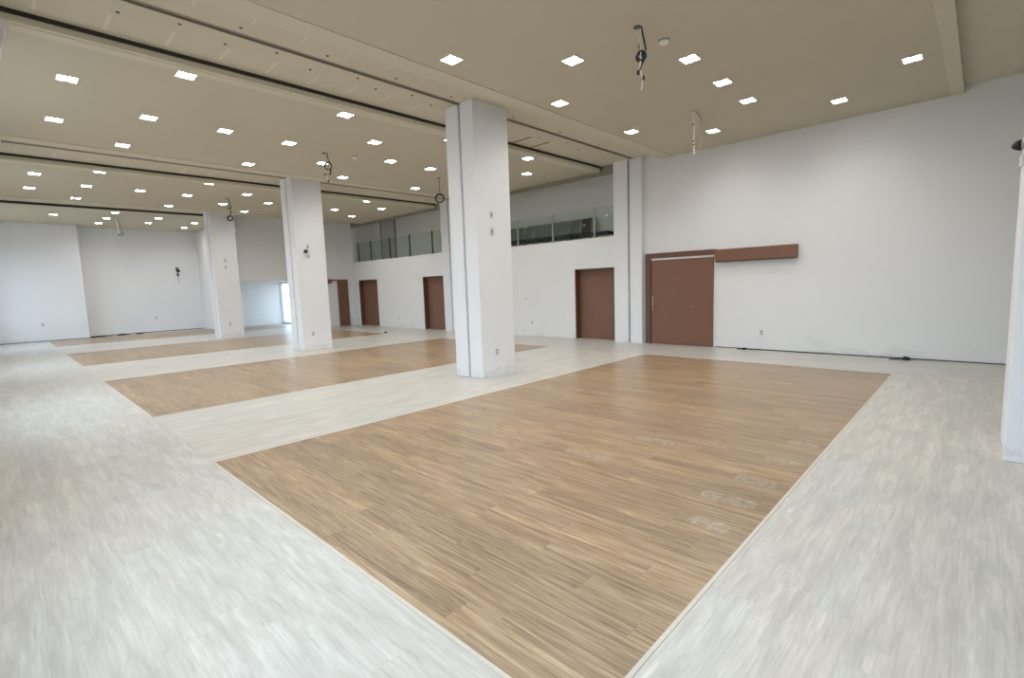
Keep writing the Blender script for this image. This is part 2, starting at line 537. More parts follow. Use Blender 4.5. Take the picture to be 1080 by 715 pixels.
# ------------------------------------------------------------------ balconies
bm = bmesh.new()
add_box(bm, 12.9, 13.1, 6.3, 21.6, 2.4, 5.2)
add_box(bm, XR + 0.3, 12.9, 6.3, 6.6, 2.4, 5.2)
add_box(bm, XR + 0.3, 12.9, 21.25, 21.55, 2.4, 5.2)
add_box(bm, XR + 0.3, 12.9, 13.4, 13.6, 2.4, 5.2)
struct(obj('wall_balcony', bm, M_GREY), 'grey unlit back wall of the two upper balconies', 'wall')
struct(box_obj('floor_balcony', (XR + 0.3, 12.9, 6.6, 21.25, 2.45, 2.6), M_GREY), 'grey floor of the upper balconies', 'floor')

def railing(name, y0, y1, zs, zt, posts, pm, label):
    t = thing(name, label, 'railing', (XR + 0.12, (y0 + y1) / 2, zs), group=None)
    X, Y = XR + 0.12, (y0 + y1) / 2
    ps = [y0] + [p for p in posts] + [y1]
    for p in posts:
        bm = bmesh.new()
        add_box(bm, -0.02, 0.02, p - Y - 0.02, p - Y + 0.02, 0.0, zt - zs + 0.02, bev=0.004)
        add_box(bm, -0.05, 0.05, p - Y - 0.05, p - Y + 0.05, 0.0, 0.012, bev=0.003)
        obj('post', bm, pm, t)
    for a, b in zip(ps, ps[1:]):
        if b - a < 0.12:
            continue
        bm = bmesh.new()
        add_box(bm, -0.005, 0.005, a - Y + 0.025, b - Y - 0.025, 0.03, zt - zs, bev=0.002)
        obj('glass_panel', bm, M_RGLASS, t)
    return t
railing('glass_railing', 7.11, 13.19, 2.81, 3.62, (7.84, 9.31, 10.72, 12.1), M_STEEL,
        'glass balcony railing with steel posts in front of the row of chairs')
railing('glass_railing', 14.44, 21.0, 2.87, 3.72, (15.15, 16.62, 18.05, 19.56, 20.62), M_POST,
        'glass balcony railing with black posts before the empty grey balcony')
M_HEAD = plain('shaded_header_paint', (0.27, 0.245, 0.20), 0.8)  # ceiling beige darkened to carry the shade under the ceiling edge
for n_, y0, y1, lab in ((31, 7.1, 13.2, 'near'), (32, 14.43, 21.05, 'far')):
    struct(box_obj('trim_%d' % n_, (XR + 0.02, XR + 0.1, y0, y1, ZC - 0.09, ZB), M_HEAD), 'header strip in beige darkened for shade under the ceiling edge of the %s balcony' % lab, 'header')
# door on the balcony back wall
d = box_obj('door_6', (12.875, 12.905, 19.55, 20.62, 2.6, 4.78), plain('grey_door_paint', (0.60, 0.585, 0.57), 0.6))
struct(d, 'grey door on the back wall of the far balcony', 'door')
bm = bmesh.new()
add_box(bm, 12.85, 12.905, 19.47, 19.55, 2.6, 4.86)
add_box(bm, 12.85, 12.905, 20.62, 20.70, 2.6, 4.86)
add_box(bm, 12.85, 12.905, 19.55, 20.62, 4.78, 4.86)
obj('door_frame', bm, plain('dark_grey_frame', (0.30, 0.30, 0.30), 0.5), d)
box_obj('door_handle', (12.83, 12.875, 19.62, 19.70, 3.66, 3.70), M_STEEL, d, 0.006)

# stacking chairs behind the near balcony glass (they face the hall)
def chair_parts(t, bm_back):
    bm = bmesh.new()
    add_box(bm, -0.24, 0.20, -0.20, 0.20, 0.37, 0.47, bev=0.02)
    obj('seat', bm, M_SEAT, t)
    bm = bmesh.new()
    vs = add_box(bm, 0.19, 0.235, -0.20, 0.20, 0.49, 0.93, bev=0.015)
    for v in bm.verts:
        v.co.x += (v.co.z - 0.45) * 0.16
    obj('backrest', bm, bm_back, t)
    for sy in (-1, 1):
        bm = bmesh.new()
        add_tube(bm, [(-0.22, sy * 0.19, 0.42), (-0.25, sy * 0.20, 0.0)], 0.012)
        obj('leg', bm, M_CHROME, t)
        bm = bmesh.new()
        add_tube(bm, [(0.19, sy * 0.19, 0.42), (0.25, sy * 0.20, 0.0)], 0.012)
        obj('leg', bm, M_CHROME, t)
    for sy in (-1, 1):
        bm = bmesh.new()
        add_tube(bm, smooth_path([(-0.22, sy * 0.195, 0.42), (0.17, sy * 0.195, 0.42), (0.205, sy * 0.20, 0.5), (0.255, sy * 0.20, 0.91)]), 0.011)
        obj('back_frame', bm, M_CHROME, t)
CH = [8.78, 9.24, 9.70, 10.16, 10.62, 11.08, 11.54, 12.0]
lab0 = 'grey-backed chair behind the balcony glass, %s from the dark-backed chair'
first = None
for i, y in enumerate(CH):
    loc = (12.35 + random.uniform(-.03, .03), y, 2.6)
    rz = random.uniform(-0.12, 0.12)
    if i == 0:
        t = thing('stacking_chair', 'dark brown-backed chair behind the balcony glass, next to the steel post', 'chair', loc, rz, 'chairs on the near balcony')
        chair_parts(t, M_BACKD)
    elif first is None:
        first = thing('stacking_chair', lab0 % 'first', 'chair', loc, rz, 'chairs on the near balcony')
        chair_parts(first, M_BACK)
    else:
        dup(first, loc, lab0 % ORD[i - 1], rz)
t = thing('low_bench', 'low dark bench behind the balcony glass, beside the dark-backed chair', 'bench', (12.30, 8.05, 2.6))
bm = bmesh.new(); add_box(bm, -0.2, 0.2, -0.32, 0.32, 0.36, 0.44, bev=0.015); obj('bench_top', bm, M_SEAT, t)
for sx in (-1, 1):
    for sy in (-1, 1):
        bm = bmesh.new(); add_tube(bm, [(sx * 0.16, sy * 0.27, 0.37), (sx * 0.17, sy * 0.29, 0)], 0.015); obj('leg', bm, M_CHROME, t)

# ------------------------------------------------------------------ pillars
pl = [('white pillar at the picture edge beside the viewer, cut by the frame', 'near'),
      ('tall white pillar nearest the middle, standing beside the large wood rectangle', ''),
      ('white pillar behind the tallest one, with a black gadget on its face', ''),
      ('white pillar closest to the far wall, lowest in view', '')]
for g, (lab, _) in zip(GROOVE, pl):
    x0, x1 = 5.68, 6.50
    a, b = g - 0.34, g + 0.36
    if g < 0:
        a, b = -0.92, -0.2
    t = thing('concrete_pillar', lab, 'pillar', (5.68, g, 0), group='row of white pillars')
    t['kind'] = 'thing'
    H = ZB - 0.001
    bm = bmesh.new()
    add_box(bm, 0.0, x1 - x0, a - g, -0.028, 0.0, H, bev=0.008)
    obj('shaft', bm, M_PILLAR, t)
    bm = bmesh.new()
    add_box(bm, 0.0, x1 - x0, 0.028, b - g, 0.0, H, bev=0.008)
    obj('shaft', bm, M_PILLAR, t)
    obj_ = box_obj('slot_lining', (0.09, x1 - x0 - 0.09, -0.029, 0.029, 0.0, H), M_GROOVE, t)

# ------------------------------------------------------------------ doors
# sliding door on the near wall bay
d = box_obj('door_1', (XR - 0.045, XR + 0.012, 4.50, 6.045, 0.006, 2.085), M_BROWN, bev=0.004)
struct(d, 'wide brown sliding door under the brown overhead box on the right wall', 'door')
bm = bmesh.new()
add_box(bm, XR - 0.07, XR + 0.02, 6.055, 6.205, 0, 2.265, bev=0.003)
add_box(bm, XR - 0.07, XR + 0.02, 4.44, 6.055, 2.138, 2.262, bev=0.003)
obj('door_frame', bm, M_BROWND, d)
box_obj('door_seal', (XR - 0.05, XR + 0.01, 4.47, 6.05, 2.096, 2.136), M_WHITE, d)
bm = bmesh.new()
add_tube(bm, smooth_path([(XR - 0.046, 5.985, 0.83), (XR - 0.10, 5.985, 0.85), (XR - 0.10, 5.985, 1.18), (XR - 0.046, 5.985, 1.20)], 5), 0.011, 10)
obj('door_handle', bm, M_BRASS, d)
box_obj('door_lock', (XR - 0.055, XR - 0.04, 4.985, 5.015, 0.925, 0.955), M_BROWNC, d, 0.003)
t = struct(box_obj('trim_%d' % pn, (XR - 0.14, XR + 0.01, 2.78, 4.435, 1.975, 2.24), M_BROWN, bev=0.004),
           'long brown overhead box housing the rail beside the sliding door', 'door rail box')
pn += 1
box_obj('rail', (XR - 0.10, XR - 0.05, 2.80, 4.42, 1.955, 1.98), M_TRACK, t)

def recessed_door(n, y0, y1, z1, label, handle):
    d = box_obj('door_%d' % n, (XR + 0.20, XR + 0.25, y0 + 0.03, y1 - 0.03, 0.004, z1 - 0.03), M_BROWN, bev=0.003)
    struct(d, label, 'door')
    bm = bmesh.new()
    add_box(bm, XR + 0.012, XR + 0.29, y0 - 0.001, y0 + 0.03, 0, z1 + 0.001)
    add_box(bm, XR + 0.012, XR + 0.29, y1 - 0.03, y1 + 0.001, 0, z1 + 0.001)
    add_box(bm, XR + 0.012, XR + 0.29, y0 + 0.03, y1 - 0.03, z1 - 0.03, z1 + 0.001)
    obj('door_frame', bm, M_BROWND, d)
    if handle:
        bm = bmesh.new()
        add_tube(bm, [(XR + 0.2, handle, 1.02), (XR + 0.165, handle, 1.02), (XR + 0.165, handle - 0.1, 1.02)], 0.009)
        obj('door_handle', bm, M_STEEL, d)
    box_obj('backing', (XR + 0.285, XR + 0.30, y0, y1, 0, z1), M_BROWND, d)
recessed_door(2, *D2[:2], D2[3], 'brown door set into the wall beside the near pair of pilasters', None)
recessed_door(3, *D3[:2], D3[3], 'brown door under the far balcony, beside the far pair of pilasters', None)
recessed_door(4, *D4[:2], D4[3], 'brown door under the far balcony, next to the room corner', None)
# sliding door on the bulkhead wall
d = box_obj('door_5', (10.74, 11.24, YB - 0.05, YB - 0.005, 0.005, 2.06), M_BROWN, bev=0.003)
struct(d, 'narrow brown sliding door on the far bulkhead wall by the corner', 'door')
box_obj('door_track', (10.43, 11.24, YB - 0.06, YB - 0.002, 2.07, 2.11), M_BROWND, d)
t = struct(box_obj('trim_%d' % pn, (9.6, 10.43, YB - 0.14, YB, 1.955, 2.125), M_BROWN, bev=0.003),
           'small brown overhead rail box beside the far sliding door', 'door rail box')
pn += 1

# ------------------------------------------------------------------ downlights
def downlight_proto():
    t = thing('recessed_downlight', '', 'downlight', (0, 0, 0), group='square ceiling downlights')
    s, w = 0.116, 0.016
    bm = bmesh.new()
    add_box(bm, -s, s, -s, -s + w, -0.008, 0.0)
    add_box(bm, -s, s, s - w, s, -0.008, 0.0)
    add_box(bm, -s, -s + w, -s + w, s - w, -0.008, 0.0)
    add_box(bm, s - w, s, -s + w, s - w, -0.008, 0.0)
    add_box(bm, -0.007, 0.007, -s + w, s - w, -0.006, 0.0)
    add_box(bm, -s + w, -0.007, -0.007, 0.007, -0.006, 0.0)
    add_box(bm, 0.007, s - w, -0.007, 0.007, -0.006, 0.0)
    obj('bezel', bm, M_WHITE, t)
    for sx in (-1, 1):
        for sy in (-1, 1):
            bm = bmesh.new()
            a, b = sorted((sx * 0.010, sx * 0.098))
            c, e = sorted((sy * 0.010, sy * 0.098))
            vs = [bm.verts.new(p) for p in ((a, c, -0.004), (a, e, -0.004), (b, e, -0.004), (b, c, -0.004))]
            bm.faces.new(vs)
            o = obj('lamp', bm, M_LAMP, t)
            if o.data.polygons[0].normal.z > 0:
                o.data.flip_normals()
    return t
G = {
 0: (ZC, [(9.11, .86), (10.24, 1.92), (6.74, 2.99), (7.90, 2.99), (9.01, 2.99), (5.60, 4.08), (10.25, 4.06),
          (4.395, 5.13), (6.70, 5.16), (9.0, 5.17)]),
 1: (ZC, [(2.06, 7.83), (4.36, 7.87), (6.62, 7.84), (8.92, 7.84), (0.96, 8.95), (5.55, 8.94), (10.08, 8.91), (2.04, 10.03), (3.16, 10.0), (4.31, 10.04), (6.60, 10.01),
          (7.76, 10.04), (0.96, 11.07), (5.51, 11.10), (10.1, 11.1), (1.99, 12.12), (4.27, 12.19), (6.55, 12.17), (8.86, 12.23)]),
 2: (ZC, [(1.97, 14.92), (4.21, 14.86), (8.83, 14.91), (0.92, 15.97), (5.45, 15.88), (10.05, 16.0), (1.93, 16.96), (3.06, 16.91), (4.19, 16.97), (6.46, 17.0), (8.80, 17.10),
          (0.91, 18.01), (5.40, 17.94), (10.09, 18.25), (1.91, 19.15), (4.19, 19.22), (6.44, 19.18)]),
 3: (ZB - 0.02, [(3.25, 22.4), (4.68, 23.2), (1.72, 23.9), (6.08, 24.0), (3.21, 24.1), (4.64, 24.85), (3.17, 25.75), (6.12, 25.85)]),
}
OVER = [(0.96, 1.92), (0.96, 4.07), (2.04, 0.85), (2.04, 2.99), (2.04, 5.14), (3.20, 2.99), (4.35, 0.85), (4.35, 2.99), (5.60, 1.92), (6.70, 0.85)]
BAYN = ['nearest', 'second', 'third', 'farthest']
BEAM = 58.0
def beam(x, y, z):
    L = bpy.data.lights.new('downlight_beam', 'SPOT')
    L.energy, L.color = BEAM, (1.0, 0.975, 0.93)
    L.spot_size, L.spot_blend, L.shadow_soft_size = math.radians(150), 0.9, 0.1
    lo = bpy.data.objects.new('downlight_beam', L)
    lo.location = (x, y, z - 0.03)
    C.objects.link(lo)
proto = None
for b, (z, pts) in G.items():
    rows = {}
    for x, y in pts:
        key = next((k for k in rows if abs(k - y) < 0.45), None)
        rows.setdefault(key if key is not None else y, []).append((x, y))
    for ri, key in enumerate(sorted(rows)):
        rr = sorted(rows[key])
        for ci, (x, y) in enumerate(rr):
            pos = 'only one in its row' if len(rr) == 1 else '%s from the window side' % ORD[ci]
            lab = 'lit square downlight, %s ceiling bay, %s row back, %s' % (BAYN[b], ORD[ri], pos)
            loc = (x, y, z - (0.0 if b < 3 else 0.0))
            beam(x, y, z)
            if proto is None:
                proto = downlight_proto()
                proto.location = loc
                proto['label'] = lab
            else:
                dup(proto, loc, lab)

for x, y in OVER:
    beam(x, y, ZC)
    dup(proto, (x, y, ZC), 'square downlight high in the nearest bay, beyond the top edge of the picture')

# ------------------------------------------------------------------ ceiling bolts on the near band
bolts = []
BR = [('on camera side of near track', [(2.27, 6.33), (3.31, 6.33), (4.36, 6.34), (5.40, 6.35), (6.85, 6.35), (8.27, 6.37), (9.66, 6.38)]),
      ('right behind near track', [(1.75, 6.70), (2.80, 6.68), (3.94, 6.69), (4.90, 6.71), (8.95, 6.70)]),
      ('midway between near track and step', [(1.22, 6.86), (2.26, 6.86), (3.32, 6.87), (4.34, 6.87), (5.38, 6.86), (8.2, 6.87), (9.6, 6.88)])]
bp = None
for rown, pts in BR:
    for i, (x, y) in enumerate(pts):
        lab = 'dark ceiling bolt %s, %s from window side' % (rown, ORD[i])
        if bp is None:
            bm = bmesh.new()
            add_lathe(bm, [(0.020, 0.0), (0.020, -0.004), (0.010, -0.006), (0.010, -0.012), (0.006, -0.014)], 0, 0, 10)
            bp = obj('ceiling_bolt', bm, M_BOLT)
            bp.location = (x, y, ZB)
            tag(bp, lab, 'bolt', 'bolts on the near ceiling band')
        else:
            c = bp.copy(); C.objects.link(c); c.location = (x, y, ZB); c['label'] = lab

# ------------------------------------------------------------------ smoke detectors
for (x, y), lab in (((6.0, 2.99), 'round white smoke detector beside the nearest hanging black cable coil'),
                    ((5.78, 10.15), 'round white smoke detector in the second ceiling bay')):
    t = thing('smoke_detector', lab, 'smoke detector', (x, y, ZC))
    bm = bmesh.new()
    add_lathe(bm, [(0.070, 0.0), (0.070, -0.012), (0.066, -0.016)], 0, 0, 28)
    obj('mount', bm, M_GROOVE, t)
    bm = bmesh.new()
    add_lathe(bm, [(0.062, -0.014), (0.062, -0.026), (0.050, -0.042), (0.026, -0.050), (0.004, -0.051)], 0, 0, 28)
    obj('cover', bm, M_WHITE, t)

# ------------------------------------------------------------------ cables hanging from the ceiling
def ring(c, r, n=28, tilt=0.35, turns=1.0, jit=0.0):
    out = []
    for i in range(int(n * turns) + 1):
        a = 2 * math.pi * i / n
        out.append((c[0] + r * math.cos(a) * 0.74 + random.uniform(-jit, jit), c[1] - r * math.cos(a) * 0.66 + random.uniform(-jit, jit),
                    c[2] + r * math.sin(a)))
    return out
def coil(t, z, r, th, mat, turns=4):
    bm = bmesh.new()
    for k in range(turns):
        add_tube(bm, ring((0.0 + 0.01 * k, 0.012 * k, z), r * (1 - 0.05 * k))[:-1], th, 7, closed=True)
    return obj('coil', bm, mat, t)
def tube_part(name, t, pts, r, mat, k=6):
    bm = bmesh.new()
    add_tube(bm, smooth_path(pts, k), r, 8)
    return obj(name, bm, mat, t)
D = Vector((0.69, -0.72, 0))          # sideways direction across the hall
def sd(a, z):
    return (D.x * a, D.y * a, z)
def plate(t, a=0.0):
    bm = bmesh.new()
    add_lathe(bm, [(0.045, 0.0), (0.045, -0.008), (0.02, -0.012)], D.x * a, D.y * a, 18)
    return obj('ceiling_plate', bm, M_SLOT, t)
# nearest coil: black cable, white cable, plugs
t = thing('hanging_cable', 'black cable coil with white cord hanging beside the smoke detector, nearest bay', 'cable', (5.50, 3.02, ZC))
plate(t, -0.05)
tube_part('black_cord', t, [sd(0.0, 0), sd(0.01, -0.06), sd(0.035, -0.17), sd(0.05, -0.26)], 0.010, M_BLACK)
coil(t, -0.315, 0.052, 0.011, M_BLACK, 5)
tube_part('black_tail', t, [sd(0.03, -0.37), sd(0.0, -0.42), sd(-0.02, -0.48)], 0.009, M_BLACK)
tube_part('white_cord', t, [sd(0.0, 0), sd(-0.02, -0.12), sd(-0.01, -0.3), sd(-0.02, -0.45), sd(0.01, -0.58), sd(-0.005, -0.70)], 0.006, M_WHITE)
for a, z in ((-0.04, -0.50), (0.02, -0.56), (-0.03, -0.21)):
    bm = bmesh.new(); add_box(bm, D.x * a - 0.013, D.x * a + 0.013, D.y * a - 0.013, D.y * a + 0.013, z - 0.03, z + 0.02, bev=0.004)
    obj('plug', bm, M_BLACK if z < -0.3 else M_BROWNC, t)
# white conduit with brown loop
t = thing('hanging_cable', 'white cord with a long brown loop hanging near the right wall', 'cable', (8.80, 3.83, ZC))
bm = bmesh.new(); add_lathe(bm, [(0.05, 0), (0.05, -0.02), (0.03, -0.03)], 0, 0, 18); obj('ceiling_plate', bm, M_PLATE, t)
tube_part('white_cord', t, [sd(0.0, 0), sd(0.005, -0.2), sd(0.0, -0.5), sd(0.01, -0.74)], 0.017, M_PLATE)
tube_part('brown_loop', t, [sd(0.03, -0.01), sd(0.11, -0.09), sd(0.135, -0.25), sd(0.135, -0.48), sd(0.12, -0.60), sd(0.02, -0.70)], 0.009, M_BROWNC)
for z in (-0.50, -0.56, -0.22):
    bm = bmesh.new(); add_lathe(bm, [(0.021, z), (0.021, z - 0.02)], D.x * 0.0, 0, 12); obj('clamp', bm, M_SLOT, t)
# second-bay coil
t = thing('hanging_cable', 'dark cable coil hanging beside a lit downlight in the second bay', 'cable', (5.19, 10.24, ZC))
plate(t, -0.07)
tube_part('black_cord', t, [sd(0, 0), sd(0.0, -0.1), sd(0.04, -0.19)], 0.008, M_BLACK)
coil(t, -0.27, 0.075, 0.011, M_BLACK, 3)
tube_part('black_tail', t, [sd(0.05, -0.35), sd(0.04, -0.42), sd(0.02, -0.46)], 0.014, M_BLACK)
tube_part('white_cord', t, [sd(-0.03, 0), sd(-0.04, -0.2), sd(-0.06, -0.42), sd(-0.02, -0.58)], 0.007, M_PLATE)
for a, z in ((-0.07, -0.44), (-0.02, -0.58)):
    bm = bmesh.new(); add_box(bm, D.x * a - 0.016, D.x * a + 0.016, D.y * a - 0.016, D.y * a + 0.016, z - 0.03, z + 0.02, bev=0.004)
    obj('plug', bm, M_SLOT, t)
# ring by the tall pillar
t = thing('hanging_cable', 'cord ending in a black ring, hanging beside the tallest pillar', 'cable', (8.58, 10.76, ZC))
plate(t, 0)
tube_part('black_cord', t, [sd(0, 0), sd(0.01, -0.15), sd(0.0, -0.3), sd(0.02, -0.40)], 0.008, M_SLOT)
coil(t, -0.53, 0.115, 0.014, M_BLACK, 3)
tube_part('white_tail', t, [sd(-0.02, -0.64), sd(0.0, -0.74)], 0.01, M_PLATE)
# third-bay ring
t = thing('hanging_cable', 'straight dark cord with a small black ring, seen against the farthest pillar', 'cable', (5.22, 16.81, ZC))
plate(t, -0.05)
tube_part('black_cord', t, [sd(0.0, 0), sd(0.03, -0.2), sd(0.04, -0.50)], 0.012, M_BLACK)
coil(t, -0.60, 0.075, 0.018, M_BLACK, 3)
tube_part('white_tail', t, [sd(0.02, -0.68), sd(0.05, -0.85), sd(0.15, -0.98)], 0.006, M_PLATE)
for a, z in ((-0.04, -0.30), (0.05, -0.28)):
    bm = bmesh.new(); add_box(bm, D.x * a - 0.02, D.x * a + 0.02, D.y * a - 0.02, D.y * a + 0.02, z - 0.02, z + 0.02, bev=0.004)
    obj('plug', bm, M_BLACK, t)
# far bay lamp-like drop
t = thing('hanging_cable', 'pale cord with a grey drop, hanging before the far white wall', 'cable', (3.46, 23.67, ZB - 0.02))
plate(t, -0.1)
tube_part('black_cord', t, [sd(0.03, 0), sd(0.08, -0.25), sd(0.16, -0.62)], 0.016, M_GROOVE)
tube_part('white_cord', t, [sd(0.0, 0), sd(0.0, -0.3), sd(0.03, -0.75)], 0.022, M_WHITE)
bm = bmesh.new(); add_lathe(bm, [(0.03, -0.56), (0.11, -0.62), (0.11, -0.66), (0.05, -0.70)], D.x * 0.07, D.y * 0.07, 18); obj('drop_cap', bm, M_GROOVE, t)

# ------------------------------------------------------------------ outlets, switches, gadgets
def outlet(loc, rz, label, s=1.0):
    t = thing('wall_outlet', label, 'outlet', loc, rz, 'wall outlets')
    bm = bmesh.new()
    add_box(bm, -0.036 * s, 0.036 * s, -0.008, 0.0, -0.058 * s, 0.058 * s, bev=0.003)
    obj('cover_plate', bm, M_PLATE, t)
    for z in (-0.025, 0.025):
        bm = bmesh.new()
        add_box(bm, -0.017 * s, 0.017 * s, -0.0105, -0.007, (z - 0.016) * s, (z + 0.016) * s, bev=0.002)
        obj('socket', bm, M_GROOVE, t)
    return t
yf = [GROOVE[1] - 0.34, GROOVE[2] - 0.34, GROOVE[3] - 0.34]
outlet((6.04, yf[0], 0.435), 0, 'wall outlet at the foot of the tallest pillar', 1.0)
outlet((5.97, yf[1], 0.45), 0, 'wall outlet at the foot of the pillar with the black gadget', 1.0)
outlet((6.03, yf[2], 0.49), 0, 'wall outlet at the foot of the pillar nearest the far wall', 1.1)
outlet((XR, 3.45, 0.385), -math.pi / 2, 'wall outlet on the right wall under the brown overhead box')
outlet((XR, 10.12, 0.42), -math.pi / 2, 'wall outlet on the right wall beside the tallest pillar')
outlet((XR, 17.48, 0.41), -math.pi / 2, 'wall outlet between the two brown doors under the far balcony')
outlet((1.20, YF - 0.62, 0.66), 0, 'wall outlet on the stepped-out part of the far wall', 1.2)
outlet((5.05, YF, 0.66), 0, 'wall outlet on the far wall left of the farthest pillar', 1.2)

def switch(loc, rz, label, s=1.0):
    t = thing('wall_switch', label, 'switch', loc, rz, 'switch plates on pillars and wall')
    bm = bmesh.new(); add_box(bm, -0.04 * s, 0.04 * s, -0.01, 0, -0.06 * s, 0.06 * s, bev=0.004); obj('cover_plate', bm, M_PLATE, t)
    bm = bmesh.new(); add_box(bm, -0.011 * s, 0.011 * s, -0.018, -0.009, -0.022 * s, 0.022 * s, bev=0.003); obj('toggle', bm, M_SLOT, t)
    bm = bmesh.new(); add_box(bm, -0.030 * s, 0.030 * s, -0.012, -0.009, -0.052 * s, -0.044 * s); obj('label_strip', bm, M_GROOVE, t)
    return t
switch((6.02, yf[0], 2.815), 0, 'upper small switch plate on the tallest pillar', 0.9)
switch((6.02, yf[0], 2.53), 0, 'lower small switch plate on the tallest pillar', 1.0)
switch((6.00, yf[1], 2.83), 0, 'small grey plate above the black gadget on the pillar', 0.9)
switch((6.00, yf[1], 2.57), 0, 'small grey plate below the black gadget on the pillar', 1.0)
switch((6.06, yf[2], 2.87), 0, 'upper small plate on the pillar nearest the far wall', 1.0)
switch((6.06, yf[2], 2.62), 0, 'lower small plate on the pillar nearest the far wall', 1.0)
switch((XR, 10.35, 1.16), -math.pi / 2, 'faint switch plate on the right wall above its outlet', 0.8)
t = thing('wall_gadget', 'round black gadget on the face of the second whole pillar', 'gadget', (5.93, yf[1], 2.70))
bm = bmesh.new(); add_box(bm, -0.04, 0.04, -0.012, 0, -0.04, 0.04, bev=0.004); obj('mount', bm, M_SLOT, t)
bm = bmesh.new(); add_lathe(bm, [(0.045, 0.0), (0.05, 0.03), (0.04, 0.07), (0.01, 0.085)], 0, 0, 18)
bmesh.ops.rotate(bm, verts=bm.verts[:], cent=(0, 0, 0), matrix=Matrix.Rotation(math.pi / 2, 3, 'X')); bmesh.ops.translate(bm, verts=bm.verts[:], vec=(0, -0.01, 0))
obj('sensor_head', bm, M_BLACK, t)
t = thing('wall_gadget', 'dark gadget with hanging wire on the far white wall', 'gadget', (6.06, YF, 2.80))
bm = bmesh.new(); add_box(bm, -0.05, 0.05, -0.06, 0, -0.02, 0.16, bev=0.01); obj('mount', bm, M_SLOT, t)
bm = bmesh.new(); add_box(bm, -0.04, 0.09, -0.10, -0.02, -0.06, 0.06, bev=0.015); obj('sensor_head', bm, M_BLACK, t)
bm = bmesh.new(); add_box(bm, -0.03, 0.05, -0.04, 0, -0.24, -0.12, bev=0.01); obj('junction_box', bm, M_SLOT, t)
bm = bmesh.new(); add_tube(bm, smooth_path([(0.02, -0.02, -0.24), (0.0, -0.02, -0.4), (0.01, -0.02, -0.55)]), 0.01); obj('wire', bm, M_GROOVE, t)
# camera on the near pillar's far face
t = thing('security_camera', 'black cone-shaped camera on the side of the pillar cut by the frame', 'camera', (6.16, -0.2, 2.64))
bm = bmesh.new(); add_tube(bm, [(0, 0.0, 0), (0.0, 0.022, 0)], 0.035, 16); obj('mount', bm, M_GROOVE, t)
bm = bmesh.new(); add_tube(bm, [(0, 0.02, 0), (0.01, 0.045, 0.0), (0.015, 0.065, -0.005), (0.018, 0.078, -0.006)], [0.045, 0.041, 0.026, 0.008], 18); obj('camera_head', bm, M_BLACK, t)
t = thing('wall_switch', 'grey round-edged plate below the camera on the frame-cut pillar', 'switch', (6.14, -0.2, 2.50))
bm = bmesh.new(); add_box(bm, -0.03, 0.03, 0, 0.025, -0.05, 0.05, bev=0.01); obj('cover_plate', bm, M_PLATE, t)
bm = bmesh.new(); add_box(bm, -0.012, 0.012, 0.022, 0.032, -0.02, 0.02, bev=0.004); obj('toggle', bm, M_GROOVE, t)

# ------------------------------------------------------------------ things lying on the floor
t = thing('floor_cable', 'thin black cable lying along the foot of the right wall', 'cable', (XR - 0.1, 3.7, 0))
bm = bmesh.new()
pts = [(-0.02, 0.05, 0.012), (0.03, -0.2, 0.008), (0.055, -0.7, 0.008), (0.03, -1.1, 0.008), (0.07, -1.6, 0.008), (0.075, -2.2, 0.008),
       (0.06, -2.7, 0.008), (0.08, -3.2, 0.008), (0.085, -3.9, 0.008)]
add_tube(bm, smooth_path(pts, 8), 0.008, 8); obj('cord', bm, M_BLACK, t)
bm = bmesh.new(); add_box(bm, -0.09, -0.01, 0.02, 0.10, 0.0, 0.045, bev=0.01); obj('plug', bm, M_BLACK, t)
bm = bmesh.new(); add_tube(bm, [(-0.05, 0.09, 0.02), (-0.09, 0.20, 0.012)], 0.010); obj('plug_tail', bm, M_BLACK, t)

def scrap(name, loc, rz, size, label, part, tail=None):
    t = thing(name, label, 'debris', loc, rz, 'dark scraps on the floor')
    bm = bmesh.new()
    r = bmesh.ops.create_icosphere(bm, subdivisions=3, radius=1.0)
    for v in bm.verts:
        n = 1 + 0.22 * math.sin(3.1 * v.co.x + 5 * v.co.y) + 0.12 * math.sin(9 * v.co.y + 4 * v.co.z)
        v.co = Vector((v.co.x * size[0] * n, v.co.y * size[1] * n, (max(v.co.z, -0.55) + 0.55) * size[2] * 0.65))
    for f in bm.faces: f.smooth = True
    obj(part, bm, M_BLACK, t)
    if tail:
        bm = bmesh.new(); add_tube(bm, smooth_path(tail), 0.009); obj('wire_tail', bm, M_BLACK, t)
    return t
scrap('cable_knot', (XR - 0.2, 0.94, 0), 0.3, (0.05, 0.06, 0.07), 'black cable knot on the floor near the right end of the door wall', 'knot',
      [(0, 0.05, 0.02), (0.03, 0.14, 0.012), (0.0, 0.24, 0.01)])
scrap('cable_knot', (9.85, 15.9, 0), 0.2, (0.05, 0.05, 0.05), 'tiny dark scrap at the corner of the third wood rectangle', 'knot')
scrap('cable_knot', (2.86, YF - 0.55, 0), 0.0, (0.24, 0.08, 0.06), 'widest black scrap at the foot of the far wall by its step', 'knot',
      [(0.2, 0, 0.02), (0.34, 0.02, 0.012), (0.46, 0.01, 0.01)])
scrap('cable_knot', (3.66, YF - 0.5, 0), 0.1, (0.17, 0.09, 0.07), 'black scrap at the foot of the far wall, middle of three', 'knot',
      [(0.15, 0, 0.02), (0.22, -0.07, 0.012), (0.3, -0.1, 0.01)])
scrap('cable_knot', (4.28, YF - 0.45, 0), 0.15, (0.13, 0.08, 0.06), 'black scrap at the far wall, closest to the farthest pillar', 'knot',
      [(0.1, 0, 0.02), (0.22, 0.03, 0.012)])

